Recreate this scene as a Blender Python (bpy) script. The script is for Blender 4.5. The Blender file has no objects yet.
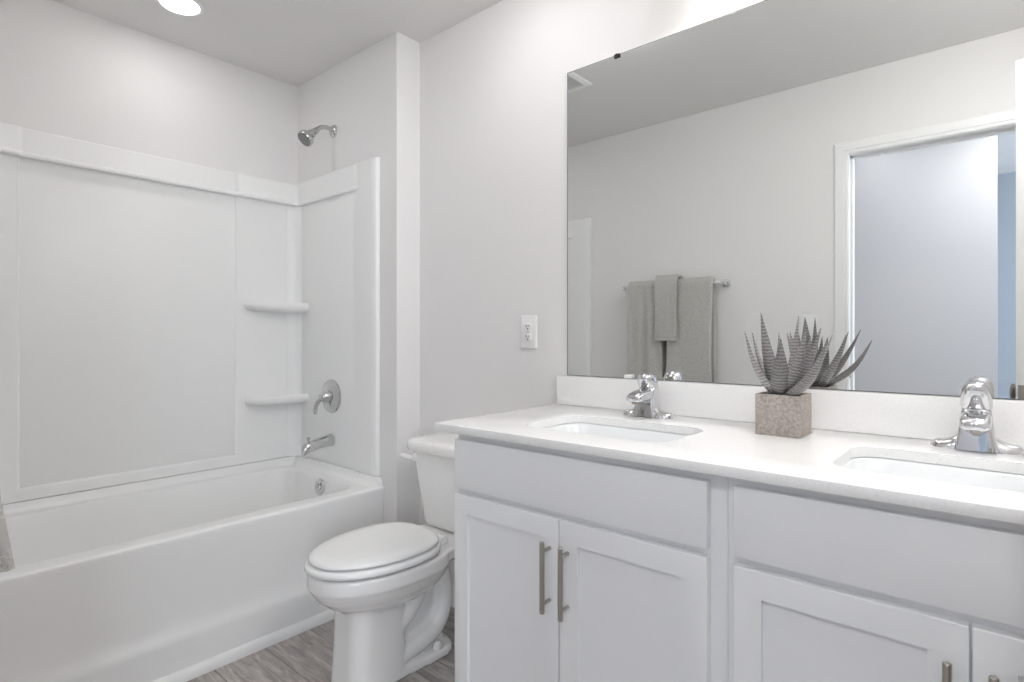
import bpy, bmesh, math, random
from mathutils import Vector, Matrix
PI = math.pi
random.seed(7)
S = bpy.context.scene
COL = S.collection

# ------------------------------------------------------------------ camera
cam_d = bpy.data.cameras.new('camera'); cam = bpy.data.objects.new('camera', cam_d); COL.objects.link(cam)
cam.location = (0.0, -1.66, 1.14)
cam.rotation_euler = (math.radians(90), 0, math.radians(40.79))
cam_d.sensor_width = 36.0
cam_d.lens = 569.0 / 1024.0 * 36.0
cam_d.shift_y = -5.0 / 1024.0
cam_d.clip_start = 0.01
S.camera = cam
# ------------------------------------------------------------------ world and exposure
w = bpy.data.worlds.new('sky_world'); S.world = w; w.use_nodes = True
bgn = w.node_tree.nodes['Background']
bgn.inputs[0].default_value = (0.75, 0.86, 1.0, 1); bgn.inputs[1].default_value = 3.0
S.view_settings.view_transform = 'Standard'; S.view_settings.look = 'None'
S.view_settings.gamma = 1.0; S.view_settings.use_curve_mapping = False
S.view_settings.exposure = 1.60
S.cycles.max_bounces = 14; S.cycles.diffuse_bounces = 8; S.cycles.glossy_bounces = 6
S.cycles.use_denoising = True
S.cycles.sample_clamp_indirect = 6.0
CAN_E = 11.0        # shower can light
VAN_E = 1.2         # vanity lamp glass
HALL_E = 9.0
FILL_E = 15.0  # added fill light near the open door
FILL2_E = 3.8       # added fill light beside the toilet
DAY_W = 14.0        # daylight entering at the far window (watts)

# ------------------------------------------------------------------ dimensions
CEIL = 2.452; XE = -2.815; J = -0.128; XJ = -1.978; YF = -1.605; XR = 0.36
WT = 0.115                       # wall thickness
DX0, DX1, DH = -0.583, 0.195, 2.045   # doorway
CT = 0.898                       # counter top height

# ------------------------------------------------------------------ materials
def mat(name, col, rough=0.5, metal=0.0, coat=0.0, spec=0.5):
    m = bpy.data.materials.new(name); m.use_nodes = True
    p = m.node_tree.nodes['Principled BSDF']
    p.inputs['Base Color'].default_value = (*col, 1); p.inputs['Roughness'].default_value = rough
    p.inputs['Metallic'].default_value = metal; p.inputs['Coat Weight'].default_value = coat
    p.inputs['Specular IOR Level'].default_value = spec
    return m
def nodes(m): return m.node_tree.nodes, m.node_tree.links, m.node_tree.nodes['Principled BSDF']
def add_bump(m, scale, strength, dist=0.002, detail=3.0, coord='Object'):
    n, l, p = nodes(m)
    tc = n.new('ShaderNodeTexCoord'); nz = n.new('ShaderNodeTexNoise'); b = n.new('ShaderNodeBump')
    nz.inputs['Scale'].default_value = scale; nz.inputs['Detail'].default_value = detail
    b.inputs['Strength'].default_value = strength; b.inputs['Distance'].default_value = dist
    l.new(tc.outputs[coord], nz.inputs['Vector']); l.new(nz.outputs['Fac'], b.inputs['Height']); l.new(b.outputs[0], p.inputs['Normal'])
    return nz
def add_mottle(m, scale, c1, c2, detail=4.0, lo=0.35, hi=0.65):
    n, l, p = nodes(m)
    tc = n.new('ShaderNodeTexCoord'); nz = n.new('ShaderNodeTexNoise'); r = n.new('ShaderNodeValToRGB')
    nz.inputs['Scale'].default_value = scale; nz.inputs['Detail'].default_value = detail
    r.color_ramp.elements[0].position = lo; r.color_ramp.elements[0].color = (*c1, 1)
    r.color_ramp.elements[1].position = hi; r.color_ramp.elements[1].color = (*c2, 1)
    l.new(tc.outputs['Object'], nz.inputs['Vector']); l.new(nz.outputs['Fac'], r.inputs['Fac']); l.new(r.outputs['Color'], p.inputs['Base Color'])
def emit(name, col, strength):
    m = bpy.data.materials.new(name); m.use_nodes = True
    p = m.node_tree.nodes['Principled BSDF']
    p.inputs['Base Color'].default_value = (*col, 1)
    p.inputs['Emission Color'].default_value = (*col, 1); p.inputs['Emission Strength'].default_value = strength
    return m

M = {}
M['wall'] = mat('wall_paint', (0.82, 0.808, 0.802), 0.6, spec=0.3); add_bump(M['wall'], 260, 0.05, 0.001)
M['ceil'] = mat('ceiling_paint', (0.78, 0.77, 0.76), 0.8, spec=0.2); add_bump(M['ceil'], 180, 0.08, 0.001)
M['trim'] = mat('trim_paint', (0.86, 0.86, 0.855), 0.35); add_bump(M['trim'], 90, 0.02, 0.0005)
M['acryl'] = mat('tub_acrylic', (0.885, 0.885, 0.88), 0.34, coat=0.04, spec=0.45); add_bump(M['acryl'], 9, 0.012, 0.002, 1)
M['china'] = mat('vitreous_china', (0.88, 0.87, 0.855), 0.08, coat=0.5); add_bump(M['china'], 7, 0.02, 0.001, 1)
M['seat'] = mat('seat_plastic', (0.88, 0.88, 0.875), 0.18); add_bump(M['seat'], 12, 0.01, 0.001, 1)
M['cab'] = mat('cabinet_paint', (0.865, 0.868, 0.88), 0.38); add_bump(M['cab'], 120, 0.03, 0.0004)
M['quartz'] = mat('quartz', (0.88, 0.875, 0.865), 0.16); add_mottle(M['quartz'], 240, (0.86, 0.85, 0.84), (0.92, 0.917, 0.91), 2, 0.30, 0.48)
M['chrome'] = mat('chrome', (0.68, 0.68, 0.70), 0.05, 1.0); add_bump(M['chrome'], 20, 0.01, 0.0005)
M['chrome2'] = mat('shower_chrome', (0.60, 0.60, 0.605), 0.10, 1.0); add_bump(M['chrome2'], 20, 0.01, 0.0005)
M['nickel'] = mat('brushed_nickel', (0.46, 0.43, 0.39), 0.28, 1.0); add_bump(M['nickel'], 300, 0.05, 0.0003)
M['mirror'] = mat('mirror_silver', (0.825, 0.84, 0.832), 0.0, 1.0)
M['edge'] = mat('mirror_edge', (0.16, 0.18, 0.175), 0.3); add_bump(M['edge'], 50, 0.02)
M['dark'] = mat('dark_gap', (0.03, 0.03, 0.03), 0.7); add_bump(M['dark'], 50, 0.02)
M['clear'] = mat('clear_clip_plastic', (0.85, 0.85, 0.82), 0.15); add_bump(M['clear'], 50, 0.02)
M['plast'] = mat('outlet_plastic', (0.86, 0.86, 0.86), 0.3); add_bump(M['plast'], 60, 0.01)
M['hall'] = mat('hall_paint', (0.62, 0.61, 0.615), 0.4, spec=0.5); add_bump(M['hall'], 200, 0.05, 0.001)
M['bedroom'] = mat('bedroom_paint', (0.40, 0.44, 0.49), 0.6); add_bump(M['bedroom'], 200, 0.05, 0.001)
M['can'] = emit('can_lens', (1.0, 0.985, 0.965), CAN_E)
M['hallcan'] = emit('hall_can_lens', (0.95, 0.97, 1.0), HALL_E)
M['fill_dome'] = emit('fill_dome_glass', (0.99, 0.985, 0.98), FILL_E)  # dome of the unseen lamp added by the door for frontal fill
M['hallfill'] = emit('hall_fill_lens', (0.97, 0.98, 1.0), 58.0)  # unseen hall lamp added to fill the low cabinet fronts and apron
M['fill_dome2'] = emit('fill_dome_glass_soft', (0.99, 0.985, 0.98), FILL2_E)  # dome of the unseen lamp added to lift the toilet corner
M['shade'] = emit('frosted_shade_glass', (1.0, 0.965, 0.925), VAN_E)
M['concrete'] = mat('pot_concrete', (0.30, 0.26, 0.235), 0.8); add_mottle(M['concrete'], 160, (0.36, 0.31, 0.28), (0.52, 0.47, 0.435), 8)
M['soil'] = mat('soil', (0.05, 0.045, 0.04), 0.9); add_bump(M['soil'], 200, 0.8, 0.004)

# towel terry
t = M['terry'] = mat('terry_cloth', (0.40, 0.39, 0.365), 0.95, spec=0.1)
add_mottle(t, 160, (0.46, 0.45, 0.425), (0.68, 0.67, 0.64), 5, 0.3, 0.7)
n, l, p = nodes(t)
tc = n.new('ShaderNodeTexCoord'); vo = n.new('ShaderNodeTexVoronoi'); b = n.new('ShaderNodeBump')
vo.inputs['Scale'].default_value = 420; b.inputs['Strength'].default_value = 0.7; b.inputs['Distance'].default_value = 0.003
l.new(tc.outputs['Object'], vo.inputs['Vector']); l.new(vo.outputs['Distance'], b.inputs['Height']); l.new(b.outputs[0], p.inputs['Normal'])
p.inputs['Sheen Weight'].default_value = 0.4
M['hem'] = mat('towel_hem', (0.50, 0.49, 0.47), 0.9, spec=0.1); add_bump(M['hem'], 300, 0.4, 0.002)

# floor planks running along X
m = M['floor'] = mat('vinyl_plank', (0.3, 0.28, 0.26), 0.42)
n, l, p = nodes(m)
tc = n.new('ShaderNodeTexCoord')
br = n.new('ShaderNodeTexBrick'); br.offset = 0.37; br.inputs['Scale'].default_value = 1.0
br.inputs['Brick Width'].default_value = 1.22; br.inputs['Row Height'].default_value = 0.178
br.inputs['Mortar Size'].default_value = 0.0012; br.inputs['Mortar Smooth'].default_value = 0.1
br.inputs['Color1'].default_value = (0.0, 0, 0, 1); br.inputs['Color2'].default_value = (1, 1, 1, 1); br.inputs['Mortar'].default_value = (0.5, 0.5, 0.5, 1)
mp0 = n.new('ShaderNodeMapping'); mp0.inputs['Location'].default_value = (0.83, 0.142, 0)
l.new(tc.outputs['Object'], mp0.inputs['Vector']); l.new(mp0.outputs[0], br.inputs['Vector'])
# offset of the grain per plank
ad = n.new('ShaderNodeVectorMath'); ad.operation = 'MULTIPLY_ADD'
ad.inputs[1].default_value = (3.1, 1.7, 5.0); l.new(br.outputs['Color'], ad.inputs[0])
l.new(tc.outputs['Object'], ad.inputs[2])
mp = n.new('ShaderNodeMapping'); mp.inputs['Scale'].default_value = (2.2, 15.0, 1.0); l.new(ad.outputs[0], mp.inputs['Vector'])
nz = n.new('ShaderNodeTexNoise'); nz.inputs['Scale'].default_value = 2.6; nz.inputs['Detail'].default_value = 9; nz.inputs['Roughness'].default_value = 0.68; nz.inputs['Distortion'].default_value = 0.9
l.new(mp.outputs[0], nz.inputs['Vector'])
r = n.new('ShaderNodeValToRGB'); e = r.color_ramp.elements
e[0].position = 0.30; e[0].color = (0.19, 0.165, 0.152, 1); e[1].position = 0.72; e[1].color = (0.60, 0.555, 0.525, 1)
k = e.new(0.5); k.color = (0.37, 0.335, 0.315, 1)
l.new(nz.outputs['Fac'], r.inputs['Fac'])
hv = n.new('ShaderNodeMapRange'); hv.inputs[3].default_value = 0.72; hv.inputs[4].default_value = 1.2; l.new(br.outputs['Color'], hv.inputs[0])
mx = n.new('ShaderNodeVectorMath'); mx.operation = 'SCALE'; l.new(r.outputs['Color'], mx.inputs[0]); l.new(hv.outputs[0], mx.inputs['Scale'])
mo = n.new('ShaderNodeMix'); mo.data_type = 'RGBA'; l.new(br.outputs['Fac'], mo.inputs['Factor']); l.new(mx.outputs[0], mo.inputs['A']); mo.inputs['B'].default_value = (0.10, 0.09, 0.085, 1)
l.new(mo.outputs['Result'], p.inputs['Base Color'])
bp = n.new('ShaderNodeBump'); bp.inputs['Strength'].default_value = 0.25; bp.inputs['Distance'].default_value = 0.001; l.new(nz.outputs['Fac'], bp.inputs['Height']); l.new(bp.outputs[0], p.inputs['Normal'])

# succulent leaf: pale cross bands, UV.y runs along the leaf
m = M['leaf'] = mat('striped_leaf', (0.2, 0.2, 0.2), 0.42)
n, l, p = nodes(m)
uv = n.new('ShaderNodeUVMap'); uv.uv_map = 'UVMap'
wv = n.new('ShaderNodeTexWave'); wv.wave_type = 'BANDS'; wv.bands_direction = 'Y'; wv.inputs['Scale'].default_value = 5.6
wv.inputs['Distortion'].default_value = 3.2; wv.inputs['Detail'].default_value = 2.0; wv.inputs['Detail Scale'].default_value = 3.0
l.new(uv.outputs[0], wv.inputs['Vector'])
r = n.new('ShaderNodeValToRGB'); e = r.color_ramp.elements
e[0].position = 0.35; e[0].color = (0.26, 0.24, 0.245, 1); e[1].position = 0.95; e[1].color = (0.48, 0.47, 0.46, 1)
l.new(wv.outputs['Fac'], r.inputs['Fac'])
nz = n.new('ShaderNodeTexNoise'); nz.inputs['Scale'].default_value = 25; l.new(tc.outputs['Object'] if False else uv.outputs[0], nz.inputs['Vector'])
mo = n.new('ShaderNodeMix'); mo.data_type = 'RGBA'; mo.inputs['Factor'].default_value = 0.35; mo.blend_type = 'MULTIPLY'
l.new(r.outputs[0], mo.inputs['A']); l.new(nz.outputs['Color'], mo.inputs['B']); oi = n.new('ShaderNodeObjectInfo'); rg_ = n.new('ShaderNodeMapRange'); rg_.inputs[3].default_value = 0.72; rg_.inputs[4].default_value = 1.3
l.new(oi.outputs['Random'], rg_.inputs[0]); sc_ = n.new('ShaderNodeVectorMath'); sc_.operation = 'SCALE'
l.new(mo.outputs['Result'], sc_.inputs[0]); l.new(rg_.outputs[0], sc_.inputs['Scale']); l.new(sc_.outputs[0], p.inputs['Base Color'])

# ------------------------------------------------------------------ mesh helpers
def smooth(me, ang=35):
    for f in me.polygons: f.use_smooth = True
    me.set_sharp_from_angle(angle=math.radians(ang))
def obj(name, bm, m, parent=None, ang=35, fix=True):
    if fix: bmesh.ops.recalc_face_normals(bm, faces=bm.faces)
    me = bpy.data.meshes.new(name); bm.to_mesh(me); bm.free()
    me.materials.append(m); smooth(me, ang)
    o = bpy.data.objects.new(name, me); COL.objects.link(o)
    if parent: o.parent = parent
    return o
def thing(name, label, cat, loc=(0, 0, 0), group=None):
    o = bpy.data.objects.new(name, None); COL.objects.link(o); o.location = loc; o.empty_display_size = 0.05
    tag(o, label, cat, group); return o
def tag(o, label, cat, group=None):
    o['label'] = label; o['category'] = cat
    if group: o['group'] = group
    return o
def struct(o, label=None, cat=None):
    o['kind'] = 'structure'
    if label: o['label'] = label; o['category'] = cat
    return o
def BM(): return bmesh.new()
def merge(bm, tmp):
    me = bpy.data.meshes.new('tmp'); tmp.to_mesh(me); tmp.free(); bm.from_mesh(me); bpy.data.meshes.remove(me)
def box(bm, x0, x1, y0, y1, z0, z1, bev=0.0, seg=2, M4=None):
    t = BM(); bmesh.ops.create_cube(t, size=1.0)
    for v in t.verts: v.co = Vector((x0 + (v.co.x + .5) * (x1 - x0), y0 + (v.co.y + .5) * (y1 - y0), z0 + (v.co.z + .5) * (z1 - z0)))
    if bev > 0: bmesh.ops.bevel(t, geom=list(t.edges), offset=bev, segments=seg, profile=0.5, affect='EDGES', clamp_overlap=True)
    if M4: bmesh.ops.transform(t, matrix=M4, verts=t.verts)
    merge(bm, t)
def loft(bm, rings, cap0=True, cap1=True, closed=True):
    R = [[bm.verts.new(p) for p in ring] for ring in rings]
    nn = len(R[0])
    for a, b in zip(R, R[1:]):
        for i in range(nn if closed else nn - 1):
            j = (i + 1) % nn
            try: bm.faces.new((a[i], a[j], b[j], b[i]))
            except ValueError: pass
    if cap0: bm.faces.new(list(reversed(R[0])))
    if cap1: bm.faces.new(R[-1])
    return R
def rrect(cx, cy, hx, hy, r, z, n=6):
    r = min(r, hx * .999, hy * .999); pts = []
    for (sx, sy, a0) in ((1, 1, 0), (-1, 1, PI / 2), (-1, -1, PI), (1, -1, 3 * PI / 2)):
        for i in range(n + 1):
            a = a0 + i / n * PI / 2
            pts.append(Vector((cx + sx * (hx - r) + r * math.cos(a), cy + sy * (hy - r) + r * math.sin(a), z)))
    return pts
def prism(bm, prof, axis, a, b, cap=True):
    """prof: 2D points; axis 'x': (y,z), 'y': (x,z), 'z': (x,y)"""
    def P(q, t):
        return {'x': (t, q[0], q[1]), 'y': (q[0], t, q[1]), 'z': (q[0], q[1], t)}[axis]
    loft(bm, [[P(q, a) for q in prof], [P(q, b) for q in prof]], cap, cap)
def tube(bm, pts, rad, n=16, caps=True):
    pts = [Vector(p) for p in pts]; rad = rad if isinstance(rad, (list, tuple)) else [rad] * len(pts)
    rings = []; up = None
    for i, p in enumerate(pts):
        d = (pts[min(i + 1, len(pts) - 1)] - pts[max(i - 1, 0)]).normalized()
        if up is None: up = d.orthogonal().normalized()
        up = (up - d * up.dot(d)).normalized(); s = d.cross(up)
        rings.append([p + (up * math.cos(2 * PI * k / n) + s * math.sin(2 * PI * k / n)) * rad[i] for k in range(n)])
    loft(bm, rings, caps, caps)
def lathe(bm, prof, M4, n=32):
    """prof: (r, h) pairs, axis = local Z"""
    rings = [[M4 @ Vector((r * math.cos(2 * PI * k / n), r * math.sin(2 * PI * k / n), h)) for k in range(n)] for r, h in prof]
    loft(bm, rings)
def T(x, y, z): return Matrix.Translation((x, y, z))
def RX(a): return Matrix.Rotation(math.radians(a), 4, 'X')
def RY(a): return Matrix.Rotation(math.radians(a), 4, 'Y')
def RZ(a): return Matrix.Rotation(math.radians(a), 4, 'Z')
FRONT = RX(90)       # local +Z -> world -Y
def catmull(P, k=6):
    P = [Vector(p) for p in P]; out = []
    for i in range(len(P) - 1):
        a, b, c, d = P[max(i - 1, 0)], P[i], P[i + 1], P[min(i + 2, len(P) - 1)]
        for s in range(k):
            t = s / k
            out.append(0.5 * ((2 * b) + (c - a) * t + (2 * a - 5 * b + 4 * c - d) * t * t + (3 * b - a - 3 * c + d) * t ** 3))
    out.append(P[-1]); return out
def apply_mods(o):
    dg = bpy.context.evaluated_depsgraph_get(); ev = o.evaluated_get(dg)
    me = bpy.data.meshes.new_from_object(ev); old = o.data; mats = list(old.materials)
    o.modifiers.clear(); o.data = me; bpy.data.meshes.remove(old)
    if not me.materials and mats: me.materials.append(mats[0])

# ------------------------------------------------------------------ ROOM SHELL
def wallbox(name, *boxes, m='wall', label=None):
    bm = BM()
    for bx in boxes: box(bm, *bx)
    o = struct(obj(name, bm, M[m])); return o
Y2 = -4.42; XW = 2.2
wallbox('floor', (XE - .12, XW + .1, Y2 - .1, .12, -.06, 0), m='floor')
wallbox('ceiling', (XE - .12, XW + .1, Y2 - .1, .12, CEIL, CEIL + .06), m='ceil')
wallbox('wall_back', (XJ, XR + .12, 0, .12, 0, CEIL))
wallbox('wall_alcove', (XE - .12, XJ, J, .12, 0, CEIL))
wallbox('wall_left', (XE - .12, XE, Y2 - .1, J, 0, CEIL))
wallbox('wall_right', (XR, XR + .12, YF, 0, 0, CEIL))
wallbox('wall_front', (XE, DX0 - .02, YF - WT, YF, 0, CEIL), (DX1 + .02, XR + .12, YF - WT, YF, 0, CEIL), (DX0 - .02, DX1 + .02, YF - WT, YF, DH + .02, CEIL))
wallbox('wall_hall', (XE, -0.025, -2.87, -2.75, 0, CEIL), m='hall')
wallbox('wall_bedroom', (XE, XW, Y2 - .1, Y2, 0, CEIL), m='bedroom')
WY0, WY1, WZ0, WZ1 = -4.1, -2.3, 0.7, 2.15      # window opening in the far right wall
wallbox('wall_outer', (XW, XW + .12, Y2, WY0, 0, CEIL), (XW, XW + .12, WY1, YF - WT, 0, CEIL), (XW, XW + .12, WY0, WY1, 0, WZ0), (XW, XW + .12, WY0, WY1, WZ1, CEIL), m='bedroom')
wallbox('wall_hall_end', (XR + .12, XW + .12, YF - WT, YF, 0, CEIL))
bm = BM()
for a in (WY0, (WY0 + WY1) / 2 - .02, WY1 - .04): box(bm, XW + .03, XW + .08, a, a + .04, WZ0, WZ1, .004)
for a in (WZ0, WZ1 - .04): box(bm, XW + .03, XW + .08, WY0, WY1, a, a + .04, .004)
wf = struct(obj('window_1', bm, M['trim']))
# daylight through that window
ld = bpy.data.lights.new('window_daylight', 'AREA'); ld.shape = 'RECTANGLE'; ld.size = WZ1 - WZ0; ld.size_y = WY1 - WY0
ld.energy = DAY_W; ld.color = (0.84, 0.91, 1.0)
lo = bpy.data.objects.new('window_daylight', ld); COL.objects.link(lo); lo.location = (XW + .14, (WY0 + WY1) / 2, (WZ0 + WZ1) / 2); lo.rotation_euler = (0, PI / 2, 0)

# baseboards: profile (depth, height)
BP = [(0, 0), (.014, 0), (.014, .068), (.010, .078), (.006, .086), (0, .088)]
def bb(name, axis, a, b, wall, s):
    bm = BM()
    if axis == 'x': prism(bm, [(wall + s * d, h) for d, h in BP], 'x', a, b)
    else: prism(bm, [(wall + s * d, h) for d, h in BP], 'y', a, b)
    return struct(obj(name, bm, M['trim'], ang=25))
bb('baseboard_back', 'x', XJ, -1.152, 0, -1)
bb('baseboard_return', 'y', J, -.014, XJ, 1)
bb('baseboard_front', 'x', -2.05, DX0 - .06, YF, 1)
bb('baseboard_hall', 'x', XE, -.025, -2.75, 1)
bb('baseboard_bedroom', 'x', XE, XW, Y2, 1)
# quarter-round along the tub apron
bm = BM(); q = [(-2.063, 0)] + [(-2.063 + .024 * math.cos(a), .034 * math.sin(a)) for a in [i * PI / 14 for i in range(8)]]
prism(bm, q, 'y', J + .001, YF); struct(obj('trim_1', bm, M['trim']))
# short caulked strip on the alcove wall beside the tub: baseboard
bb('baseboard_alcove', 'x', -2.05, XJ, J, -1)

# doorway: jamb lining + casing on both faces
bm = BM()
box(bm, DX0 - .02, DX0, YF - WT, YF, 0, DH + .02, .001); box(bm, DX1, DX1 + .02, YF - WT, YF, 0, DH + .02, .001); box(bm, DX0, DX1, YF - WT, YF, DH, DH + .02, .001)
for a, b_ in ((DX0, DX0 + .012), (DX1 - .012, DX1)): box(bm, a, b_, YF - .075, YF - .04, 0, DH, .002)
box(bm, DX0, DX1, YF - .075, YF - .04, DH - .012, DH, .002)
def casing(bm, y, s):
    # stepped profile: (offset from opening, depth)
    prof = [(0.004, 0), (0.004, .010), (.012, .0125), (.02, .010), (.024, .0135), (.05, .0165), (.058, .0165), (.064, .010), (.064, 0)]
    path = [(-1, 0), (-1, 1), (1, 1), (1, 0)]
    rings = []
    for o, d in prof:
        rings.append([(DX0 - o, y + s * d, 0), (DX0 - o, y + s * d, DH + o), (DX1 + o, y + s * d, DH + o), (DX1 + o, y + s * d, 0)])
    R = [[bm.verts.new(p) for p in r_] for r_ in rings]
    for a, b_ in zip(R, R[1:]):
        for i in range(3): bm.faces.new((a[i], a[i + 1], b_[i + 1], b_[i]))
casing(bm, YF, .72); casing(bm, YF - WT, -1)
dj = struct(obj('trim_2', bm, M['trim'], ang=20))
bm = BM(); box(bm, DX0, DX0 + .002, YF - .036, YF - .004, .93, .99, .0008); box(bm, DX0 + .001, DX0 + .0025, YF - .027, YF - .013, .945, .975)
sp = obj('strike_plate', bm, M['nickel'], dj)

# ------------------------------------------------------------------ open door
hinge = Vector((DX1 - .002, YF + .004, 0)); edge = Vector((0.049, -0.835, 0))
dd = edge - hinge; dl = dd.length; ang = math.degrees(math.atan2(dd.y, dd.x))
DM = T(*hinge) @ RZ(ang)
dr = bpy.data.objects.new('door_1', None); COL.objects.link(dr); dr.matrix_world = DM; struct(dr, 'white panelled door standing open into the bathroom', 'door')
bm = BM(); box(bm, 0, dl, -.0175, .0175, .010, 2.040, .0015)
o = obj('door_leaf', bm, M['trim'], dr)
for s in (1, -1):
    bm = BM()
    for z0, z1 in ((.22, .86), (1.02, 1.92)):
        for a in (0.11,):
            prof = [(0, 0), (.006, .006), (.014, .002), (.02, 0)]
            rings = [[(a + o_, s * (.0175 + d), z0 + o_), (dl - a - o_, s * (.0175 + d), z0 + o_), (dl - a - o_, s * (.0175 + d), z1 - o_), (a + o_, s * (.0175 + d), z1 - o_)] for o_, d in prof]
            loft(bm, rings, False, False)
    obj('panel_moulding', bm, M['trim'], dr)
    bm = BM()
    kz = .36 if s > 0 else .9      # the bathroom side carries a low-profile knob
    lathe(bm, [(.0, 0), (.032, 0), (.032, .004 * kz), (.026, .009 * kz), (.012, .012 * kz), (.010, .028 * kz), (.016, .034 * kz), (.026, .042 * kz), (.029, .052 * kz), (.027, .062 * kz), (.018, .069 * kz), (.0, .071 * kz)],
          T(dl - .065, s * .0175, .951) @ RX(-90 * s), 28)
    obj('door_knob', bm, M['nickel'], dr)
bm = BM(); box(bm, dl - .0005, dl + .0015, -.0125, .0125, .92, .98, .0005); box(bm, dl, dl + .008, -.006, .006, .943, .959, .002)
obj('latch_plate', bm, M['nickel'], dr)
for z in (.22, 1.05, 1.82):
    bm = BM(); tube(bm, [(0.0, -.022, z - .045), (0.0, -.022, z + .045)], .006, 12); box(bm, 0, .03, -.0195, -.0172, z - .045, z + .045)
    obj('hinge', bm, M['nickel'], dr)

# ------------------------------------------------------------------ TUB
tub = thing('bathtub', 'white acrylic alcove bathtub with a flared apron beside the toilet', 'bathtub', (-2.44, -.87, 0))
def sub(name, bm, m, parent, **k):       # geometry given in world space, parented under a placed thing
    off = parent.matrix_world if False else Matrix.Translation(-Vector(parent.location))
    bmesh.ops.transform(bm, matrix=off, verts=bm.verts)
    return obj(name, bm, m, parent, **k)
TX0, TX1, TY0, TY1 = XE + .001, -2.074, YF + .001, J - .001
bm = BM()
def rr(x0, x1, y0, y1, r, z, n=8): return rrect((x0 + x1) / 2, (y0 + y1) / 2, (x1 - x0) / 2, (y1 - y0) / 2, r, z, n)
B0 = (-2.778, -2.150, -1.53, -.20)
def ins(d): return (B0[0] + d * .55, B0[1] - d, B0[2] + d * 1.9, B0[3] - d)
rings = [rr(TX0, TX1, TY0, TY1, .002, .478)]
rings += [rr(*ins(-.010), .105, .478), rr(*ins(-.003), .10, .4755), rr(*ins(.003), .10, .469), rr(*ins(.008), .10, .455), rr(*ins(.016), .10, .40), rr(*ins(.032), .11, .28), rr(*ins(.05), .12, .16), rr(*ins(.075), .13, .115), rr(*ins(.11), .13, .098), rr(*ins(.2), .1, .094)]
loft(bm, rings, False, True)
ap = [(-2.074, .478), (-2.069, .4770), (-2.0655, .474), (-2.0640, .469), (-2.0645, .455), (-2.0665, .43), (-2.071, .38), (-2.076, .30), (-2.079, .22), (-2.078, .185), (-2.074, .165), (-2.068, .150), (-2.0635, .138), (-2.062, .126), (-2.062, .0), (-2.10, 0), (-2.10, .45)]
prism(bm, ap, 'y', TY0, TY1)
# raised flange under the surround
fl = [(XE + .001, .476), (XE + .040, .4775), (XE + .034, .484), (XE + .028, .497), (XE + .026, .517), (XE + .001, .517)]
prism(bm, fl, 'y', TY0, TY1)
for y, s in ((TY1, -1), (TY0, 1)):
    fl = [(y, .476), (y + s * .052, .4775), (y + s * .040, .484), (y + s * .029, .497), (y + s * .026, .517), (y, .517)]
    R0 = [(XE + .001, a, b_) for a, b_ in fl]; R1 = [(-2.12, a, b_) for a, b_ in fl]
    R2 = [(-2.095, y + (a - y) * .92, .476 + (b_ - .476) * .9) for a, b_ in fl]; R3 = [(-2.078, y + (a - y) * .7, .476 + (b_ - .476) * .55) for a, b_ in fl]
    loft(bm, [R0, R1, R2, R3])
sub('tub_shell', bm, M['acryl'], tub, ang=40, fix=True)
bm = BM(); lathe(bm, [(0, 0), (.032, 0), (.034, .004), (.032, .008), (.026, .011), (.022, .008), (.014, .008), (.012, .014), (0, .015)], T(-2.448, -.2105, .425) @ FRONT @ RX(-6) @ Matrix.Scale(1.15, 4), 28)
box(bm, -2.452, -2.444, -.232, -.224, .424, .452, .002)
sub('overflow_plate', bm, M['chrome'], tub)
bm = BM(); lathe(bm, [(0, 0), (.035, 0), (.035, .003), (.02, .005), (0, .012)], T(-2.448, -.42, .0945), 24); sub('drain', bm, M['chrome'], tub)

# ------------------------------------------------------------------ TUB SURROUND
ZT = 1.936; ZR = 1.812; ZB = .519
su = thing('tub_surround', 'white moulded tub surround lining three alcove walls with shelves', 'shower surround', (-2.44, -.87, .5))
bm = BM()
box(bm, XE + .0005, XE + .012, YF + .001, J - .001, ZB, ZT - .012, .002)
def bev_panel(bm, plane, a0, a1, z0, z1, d0, d1, e_=.012, sgn=1, ax='x'):
    """raised panel with sloped edges; ax='x': on plane x=plane facing +x, spans y; ax='y': on plane y=plane facing sgn*y, spans x"""
    rings = []
    for d, i in ((d0, 0), (d0 + (d1 - d0) * .75, e_ * .35), (d1, e_)):
        if ax == 'x': rings.append([(plane + d, a0 + i, z0 + i), (plane + d, a1 - i, z0 + i), (plane + d, a1 - i, z1 - i), (plane + d, a0 + i, z1 - i)])
        else: rings.append([(a0 + i, plane + sgn * d, z0 + i), (a1 - i, plane + sgn * d, z0 + i), (a1 - i, plane + sgn * d, z1 - i), (a0 + i, plane + sgn * d, z1 - i)])
    loft(bm, rings, False, True)
PY0, PY1 = -1.25, -.455
inner = [(PY0, .566), (PY1, .566), (PY1, ZR + .03), (PY0, ZR + .03)]
outer = [(YF + .001, ZB), (J - .001, ZB), (J - .001, ZR + .031), (YF + .001, ZR + .031)]
def fr(r_, d, g=0.0):
    sg = [(-1, -1), (1, -1), (1, 1), (-1, 1)]
    return [(XE + d, a + q_[0] * g, b_ + q_[1] * g) for (a, b_), q_ in zip(r_, sg)]
loft(bm, [fr(inner, .0115, -.002), fr(inner, .0135, .001), fr(inner, .0175, .006), fr(inner, .0195, .012), fr(outer, .0195)], False, False)
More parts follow.
